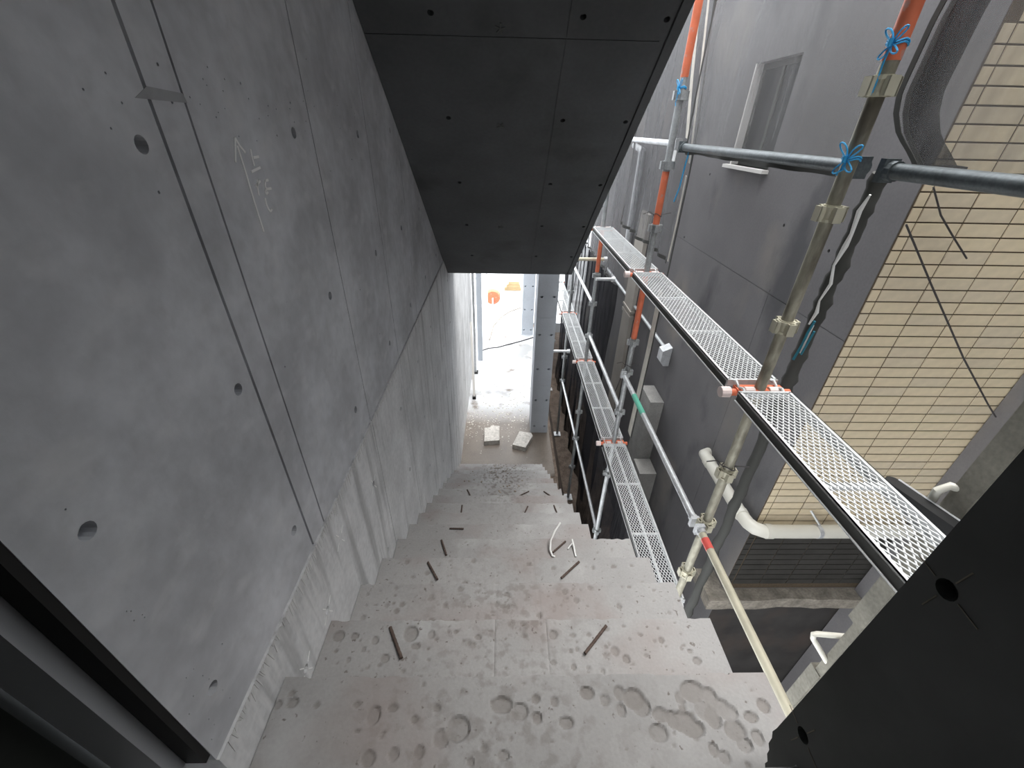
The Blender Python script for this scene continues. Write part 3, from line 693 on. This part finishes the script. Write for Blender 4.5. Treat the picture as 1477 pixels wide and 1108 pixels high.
# posts and hooks close by on the right
po = empty('utility_post', (1.6, .92, GR)); tag(po, 'dusty grey square post beyond the dark pier, with pale step irons', 'post')
build('shaft', MB().box((1.50, .885, GR), (1.68, .925, 1.2)), m_post, po)
build('cover_plate', MB().box((1.498, .886, -1.76), (1.66, .955, 1.2)), m_post, po)
build('cleat', MB().box((1.495, .888, -2.5), (1.55, .95, -2.16)), m_post, po)
build('step_iron', MB().tube([(1.60, .95, -1.93), (1.44, .965, -1.93), (1.425, .965, -1.935), (1.43, .96, -1.96), (1.53, .90, -2.10)], .0125, 10), m_pvc, po, smooth=True)
build('step_iron', MB().tube([(1.475, .965, -1.06), (1.465, .962, -1.01), (1.49, .958, -.985), (1.53, .93, -.985), (1.60, .86, -1.0)], .0135, 10), m_pvc, po, smooth=True)
q = empty('guard_bar', (1.47, .96, -1.09)); tag(q, 'flat black round-ended bar beside the nearest upper deck', 'bar')
mb = MB(); a, b = Vector((1.41, 1.05, -1.08)), Vector((1.470, .83, -1.08)); d = (b-a).normalized(); s = Vector((-d.y, d.x, 0))
pts = [a+s*.024*math.cos(t)-d*.024*math.sin(t) for t in np.linspace(0, math.pi, 9)]+[b-s*.024, b+s*.024]
mb.prism([(p.x, p.y) for p in pts], 2, -1.10, -1.055)
build('bar', mb, m_black, q)
build('bar_edge', MB().tube([p+Vector((0, 0, .025)) for p in pts[0:1]+[b+s*.024]], .004, 6), m_galv, q)

# ================================================================== NETTING
def sheet(name, y0, y1, z0, z1, x, material, label, amp=.02, freq=9, seed=0, ny=60, nz=50, edge=None, hem=True):
    t = empty(name, (x, (y0+y1)/2, z0)); tag(t, label, 'netting', 'debris netting behind the scaffold')
    vs = []
    def P(u, v):
        z = z0+(z1-z0)*v; ye = y0 if edge is None else float(np.interp(z, EZ, EY))
        y = ye+(y1-y0)*u if edge == 'strip' else ye+(y1-ye)*u
        f = amp*(math.sin(freq*y*2.1+seed+1.5*noise.noise((y, z, seed)))*.5+noise.noise((y*3, z*.8, seed))*1.2)
        return (x+f, y, z+.02*noise.noise((y*4, seed, 0))*(1 if v < .01 else 0))
    for j in range(nz+1):
        for i in range(ny+1): vs.append(P(i/ny, j/nz))
    n_ = ny+1
    mb = MB().add(vs, [(j*n_+i, j*n_+i+1, (j+1)*n_+i+1, (j+1)*n_+i) for j in range(nz) for i in range(ny)])
    build('net', mb, material, t, smooth=True)
    if hem:
        build('hem', MB().ribbon([P(i/ny, 0) for i in range(ny+1)], .03, (0, 0, 1)), m_hem, t)
        build('hem', MB().ribbon([P(0.0, j/nz) for j in range(nz+1)], .022, (0, 1, .0)), m_hem, t)
    return t
EZ = [-.12, -.05, 0, .06, .12, .3, .6, 1.3]; EY = [1.44, 1.53, 1.60, 1.645, 1.665, 1.655, 1.60, 1.5]
sheet('net_sheet', 3.36, 1.72, -.13, 1.25, 1.31, m_netw, 'grey translucent netting hung over the window', .03, 5, 1)
sheet('net_sheet', 1.60, -.2, -.10, 1.25, 1.33, m_net, 'grey netting with wavy dark edge over the cream tiles', .014, 6, 2, edge='all')
sheet('net_sheet', 1.60, 1.47, -.10, 1.25, 1.355, m_netd, 'narrow doubled strip of dark netting at the edge over the tiles', .006, 6, 4, ny=20, edge='strip')
sheet('net_sheet', 5.15, 3.50, -.95, 1.25, 1.40, m_netf, 'folded pale netting above the upper deck beside the soffit', .045, 12, 5)
sheet('net_sheet', 9.4, 5.25, -1.69, 1.25, 1.43, m_netf, 'hazy netting of the farthest upper bays', .05, 10, 6)
sheet('net_sheet', 9.4, 5.1, GR, -1.7, 1.43, m_netd, 'black netting closing the far lower bays', .05, 9, 7)
sheet('net_sheet', 5.05, 1.9, GR, -2.95, 1.33, m_netd, 'black tarpaulin-like netting hanging below the lower decks', .07, 4.5, 8)
# gathered roll of netting behind the nearest pole
mb = MB(); rs = random.Random(21)
def roll(path, r, n_=90, seed=0):
    P = []; R = []
    for i in range(n_+1):
        t = i/n_*(len(path)-1); k = min(int(t), len(path)-2); f = t-k
        p = Vector(path[k]).lerp(Vector(path[k+1]), f)
        P.append(p+Vector((.008*noise.noise((t*5, seed, 0)), .012*noise.noise((t*6, seed, 3)), 0))); R.append(r*(.75+.5*abs(noise.noise((t*9, seed, 7)))))
    return P, R
t = empty('net_roll', (1.42, 1.70, GR)); tag(t, 'black gathered roll of netting with a white rope behind the nearest pole', 'netting')
P, R = roll([(1.40, 1.69, -.12), (1.41, 1.71, -.6), (1.42, 1.72, -1.2), (1.41, 1.70, -2.2), (1.41, 1.70, -3.4), (1.40, 1.66, GR)], .036)
build('net', MB().tube(P, R, 10), m_hem, t, smooth=True)
build('rope', MB().tube([(1.362, 1.65, -.19), (1.366, 1.672, -.25), (1.36, 1.655, -.33), (1.364, 1.664, -.38), (1.358, 1.672, -.46), (1.362, 1.652, -.53), (1.358, 1.668, -.61), (1.362, 1.66, -.66), (1.36, 1.672, -.72)], [.004, .010, .007, .011, .005, .007, .004, .008, .004], 6).tube([(1.372, 1.66, -.72), (1.371, 1.664, -.86)], .004, 6), m_white, t, smooth=True)
# seam strips by the second pole
t = empty('seam_strip', (1.33, 3.45, -2.8)); tag(t, 'cream and black webbing strip where two nets meet by the second pole', 'strap')
build('webbing', MB().ribbon([(1.34, 3.74, .62), (1.335, 3.62, .3), (1.33, 3.47, -.05)], .05, (0, 1, .15)), m_web, t)
build('webbing', MB().ribbon([(1.33, 3.60, .75), (1.33, 3.46, .3), (1.33, 3.36, -.06), (1.33, 3.33, -.2)], .03, (0, 1, .15)), m_web, t)
build('webbing', MB().ribbon([(1.33, 3.33, -.28), (1.33, 3.32, -.6), (1.33, 3.33, -.9)], .025, (0, 1, .15)).ribbon([(1.33, 3.34, -1.15), (1.33, 3.33, -1.7), (1.33, 3.36, -2.7)], .09, (0, 1, .1)), m_web, t)
build('black_edge', MB().ribbon([(1.335, 3.52, .78), (1.335, 3.40, .3), (1.335, 3.31, -.06), (1.335, 3.295, -.3), (1.335, 3.29, -.9), (1.335, 3.28, -1.7), (1.335, 3.30, -2.7)], .022, (0, 1, .1)), m_hem, t)
tag(build('plate', MB().box((1.30, 3.55, -.26), (1.306, 3.68, -.13)), m_white), 'small white plate tied behind the second pole', 'plate')
tag(build('rope', MB().tube([(1.22, 3.42, -1.62), (1.25, 3.6, -1.95), (1.28, 3.8, -2.3), (1.3, 3.95, -2.55)], .006, 6), m_cable), 'dark rope slanting down from the second pole', 'rope')

# strings
def bow(c, label, m, s=1.0, tail=.08, up=True):
    rs = random.Random(int(abs(c[2])*1000)+int(c[1]*10)); mb = MB(); x, y, z = c
    ring = [(PX+.028*math.cos(t), y+.028*math.sin(t), z+.004*math.sin(3*t)) for t in np.linspace(0, 2*math.pi, 17)]
    mb.tube(ring, .0028, 6, False); mb.tube([(p[0], p[1], p[2]+.007) for p in ring], .0028, 6, False)
    kx, ky = PX-.026, y-.014
    for (dy, dz) in ((.045, .05), (-.05, .045), (-.04, -.035), (.03, -.045)):
        lp = [(kx-.006*math.sin(math.pi*t), ky+s*(dy*math.sin(math.pi*t)+.016*math.sin(2*math.pi*t)*np.sign(dz)), z+s*(dz*math.sin(math.pi*t))) for t in np.linspace(0, 1, 11)]
        mb.tube(lp, .0026, 6, False)
    tl = [(kx-.004, ky+.004*i*rs.uniform(-1, 1), z-tail*i/5) for i in range(6)]
    mb.tube(tl, .0026, 6)
    mb.tube([(kx-.008, ky, z-.008), (kx-.008, ky, z+.012)], .007, 8)
    tag(build('string', mb, m, smooth=True), label, 'string', 'strings tied to the scaffold')
bow((PX, 1.6, -.075), 'bright blue string bow on the nearest pole at the eye-level pipe', m_blue, 1.0, .05)
bow((PX, 1.6, .235), 'bright blue string knotted round the orange top of the nearest pole', m_blue, .8, .13)
bow((PX, 3.4, .24), 'blue string knot on the second pole below its orange top', m_blue, 1.0, .10)
tag(build('string', MB().tube([(1.30, 3.30, -.13), (1.295, 3.31, -.25), (1.298, 3.33, -.36), (1.29, 3.36, -.46)], .005, 6), m_blue), 'pale blue string tail hanging from the eye-level pipe by the second pole', 'string', 'strings tied to the scaffold')
tag(build('string', MB().tube([(1.37, 1.66, -.70), (1.365, 1.665, -.76), (1.368, 1.67, -.82), (1.36, 1.675, -.9)], .006, 6).tube([(1.372, 1.64, -.74), (1.366, 1.65, -.86)], .005, 6), m_teal), 'teal string hanging at the end of the black net roll', 'string', 'strings tied to the scaffold')
def wire(c, label):
    mb = MB(); y, z = c
    mb.tube([(PX+.032*math.cos(t), y+.032*math.sin(t), z+.01*math.sin(2*t)) for t in np.linspace(0, 2*math.pi, 15)], .003, 6, False)
    mb.tube([(PX-.03, y-.01, z), (PX-.06, y+.02, z+.02), (PX-.10, y+.04, z-.005)], .003, 6); mb.tube([(PX+.03, y, z), (PX+.09, y-.03, z+.02)], .003, 6)
    tag(build('tie_wire', mb, m_cable), label, 'wire', 'tie wires on the poles')
wire((3.4, -.56), 'dark tie wire round the orange stretch of the second pole'); wire((1.6, -1.50), 'dark tie wire twisted round the nearest pole above the drain pipe'); wire((3.4, -1.90), 'dark tie wire on the second pole above the green banded rail')

# ================================================================== YARD
def hpost(x, y, label, h=3.4, w=.10):
    mb = MB().box((x-w/2, y, FL), (x+w/2, y+.008, FL+h)).box((x-w/2, y+.09, FL), (x+w/2, y+.098, FL+h)).box((x-.004, y+.008, FL), (x+.004, y+.09, FL+h))
    tag(build('steel_post', mb, m_col), label, 'post')
hpost(-.46, 7.62, 'blue-grey steel post standing at the end of the left wall')
p_ = empty('prop', (-.52, 7.1, FL)); tag(p_, 'slim steel prop in front of the grey post', 'prop')
build('tube', MB().tube([(-.53, 7.12, FL), (-.53, 7.12, -.9)], .024, 10), m_galv, p_, smooth=True)
build('foot', MB().box((-.58, 7.06, FL), (-.48, 7.18, FL+.02)), m_black, p_)
p_ = empty('batten', (-.52, 6.2, FL)); tag(p_, 'white batten leaning on the left wall end with a black foot', 'batten')
build('stick', MB().bar((-.50, 6.2, FL+.03), (-.555, 6.75, FL+1.25), .04, .04), m_sill, p_)
build('foot', MB().box((-.53, 6.16, FL), (-.47, 6.24, FL+.05)), m_black, p_)
tag(build('thin_post', MB().tube([(-.41, 10.06, FL), (-.41, 10.06, -1.0)], .03, 8), m_galv), 'thin grey pipe standing in the yard beside the orange reel', 'post')
p_ = empty('reel', (-.26, 10.5, FL)); tag(p_, 'small orange reel on a pale base in the yard', 'reel')
build('drum', MB().tube([(-.26, 10.38, FL+.36), (-.26, 10.42, FL+.36), (-.26, 10.58, FL+.36), (-.26, 10.62, FL+.36)], [.17, .2, .2, .17], 18), m_orange, p_, smooth=True)
build('stand', MB().box((-.42, 10.36, FL), (-.10, 10.64, FL+.06)).box((-.28, 10.34, FL+.06), (-.24, 10.38, FL+.36)), m_sill, p_)
for i in range(3):
    z = FL+.09*i
    tag(build('timber', MB().box((.05+.06*i, 12.0, z), (.55-.03*i, 12.12, z+.085)), m_wood), ['lowest', 'middle', 'top'][i]+' timber of the small stack at the far edge of the yard', 'timber', 'stacked timbers in the yard')
tag(build('rail', MB().box((-2.2, 12.6, FL+.12), (0.0, 12.66, FL+.2)).box((-2.1, 12.6, FL), (-2.0, 12.66, FL+.12)).box((-.2, 12.6, FL), (-.1, 12.66, FL+.12)), m_galv), 'low grey rail lying across the far yard', 'rail')
tag(build('cable', MB().tube([(-.52, 8.0, FL+.01), (-.3, 8.17, FL+.01), (-.1, 8.22, FL+.01), (.16, 8.38, FL+.01), (.44, 8.55, FL+.01), (.8, 8.8, FL+.01)], .012, 6), m_cable), 'dark cable crossing the white yard floor', 'cable')
tag(build('hose', MB().tube([(-.3, 8.6, FL+.012), (-.22, 9.4, FL+.012), (0.0, 10.0, FL+.012), (.18, 10.3, FL+.012), (.6, 10.7, FL+.012)], .014, 6), m_ledge), 'pale hose curving over the yard floor', 'hose')
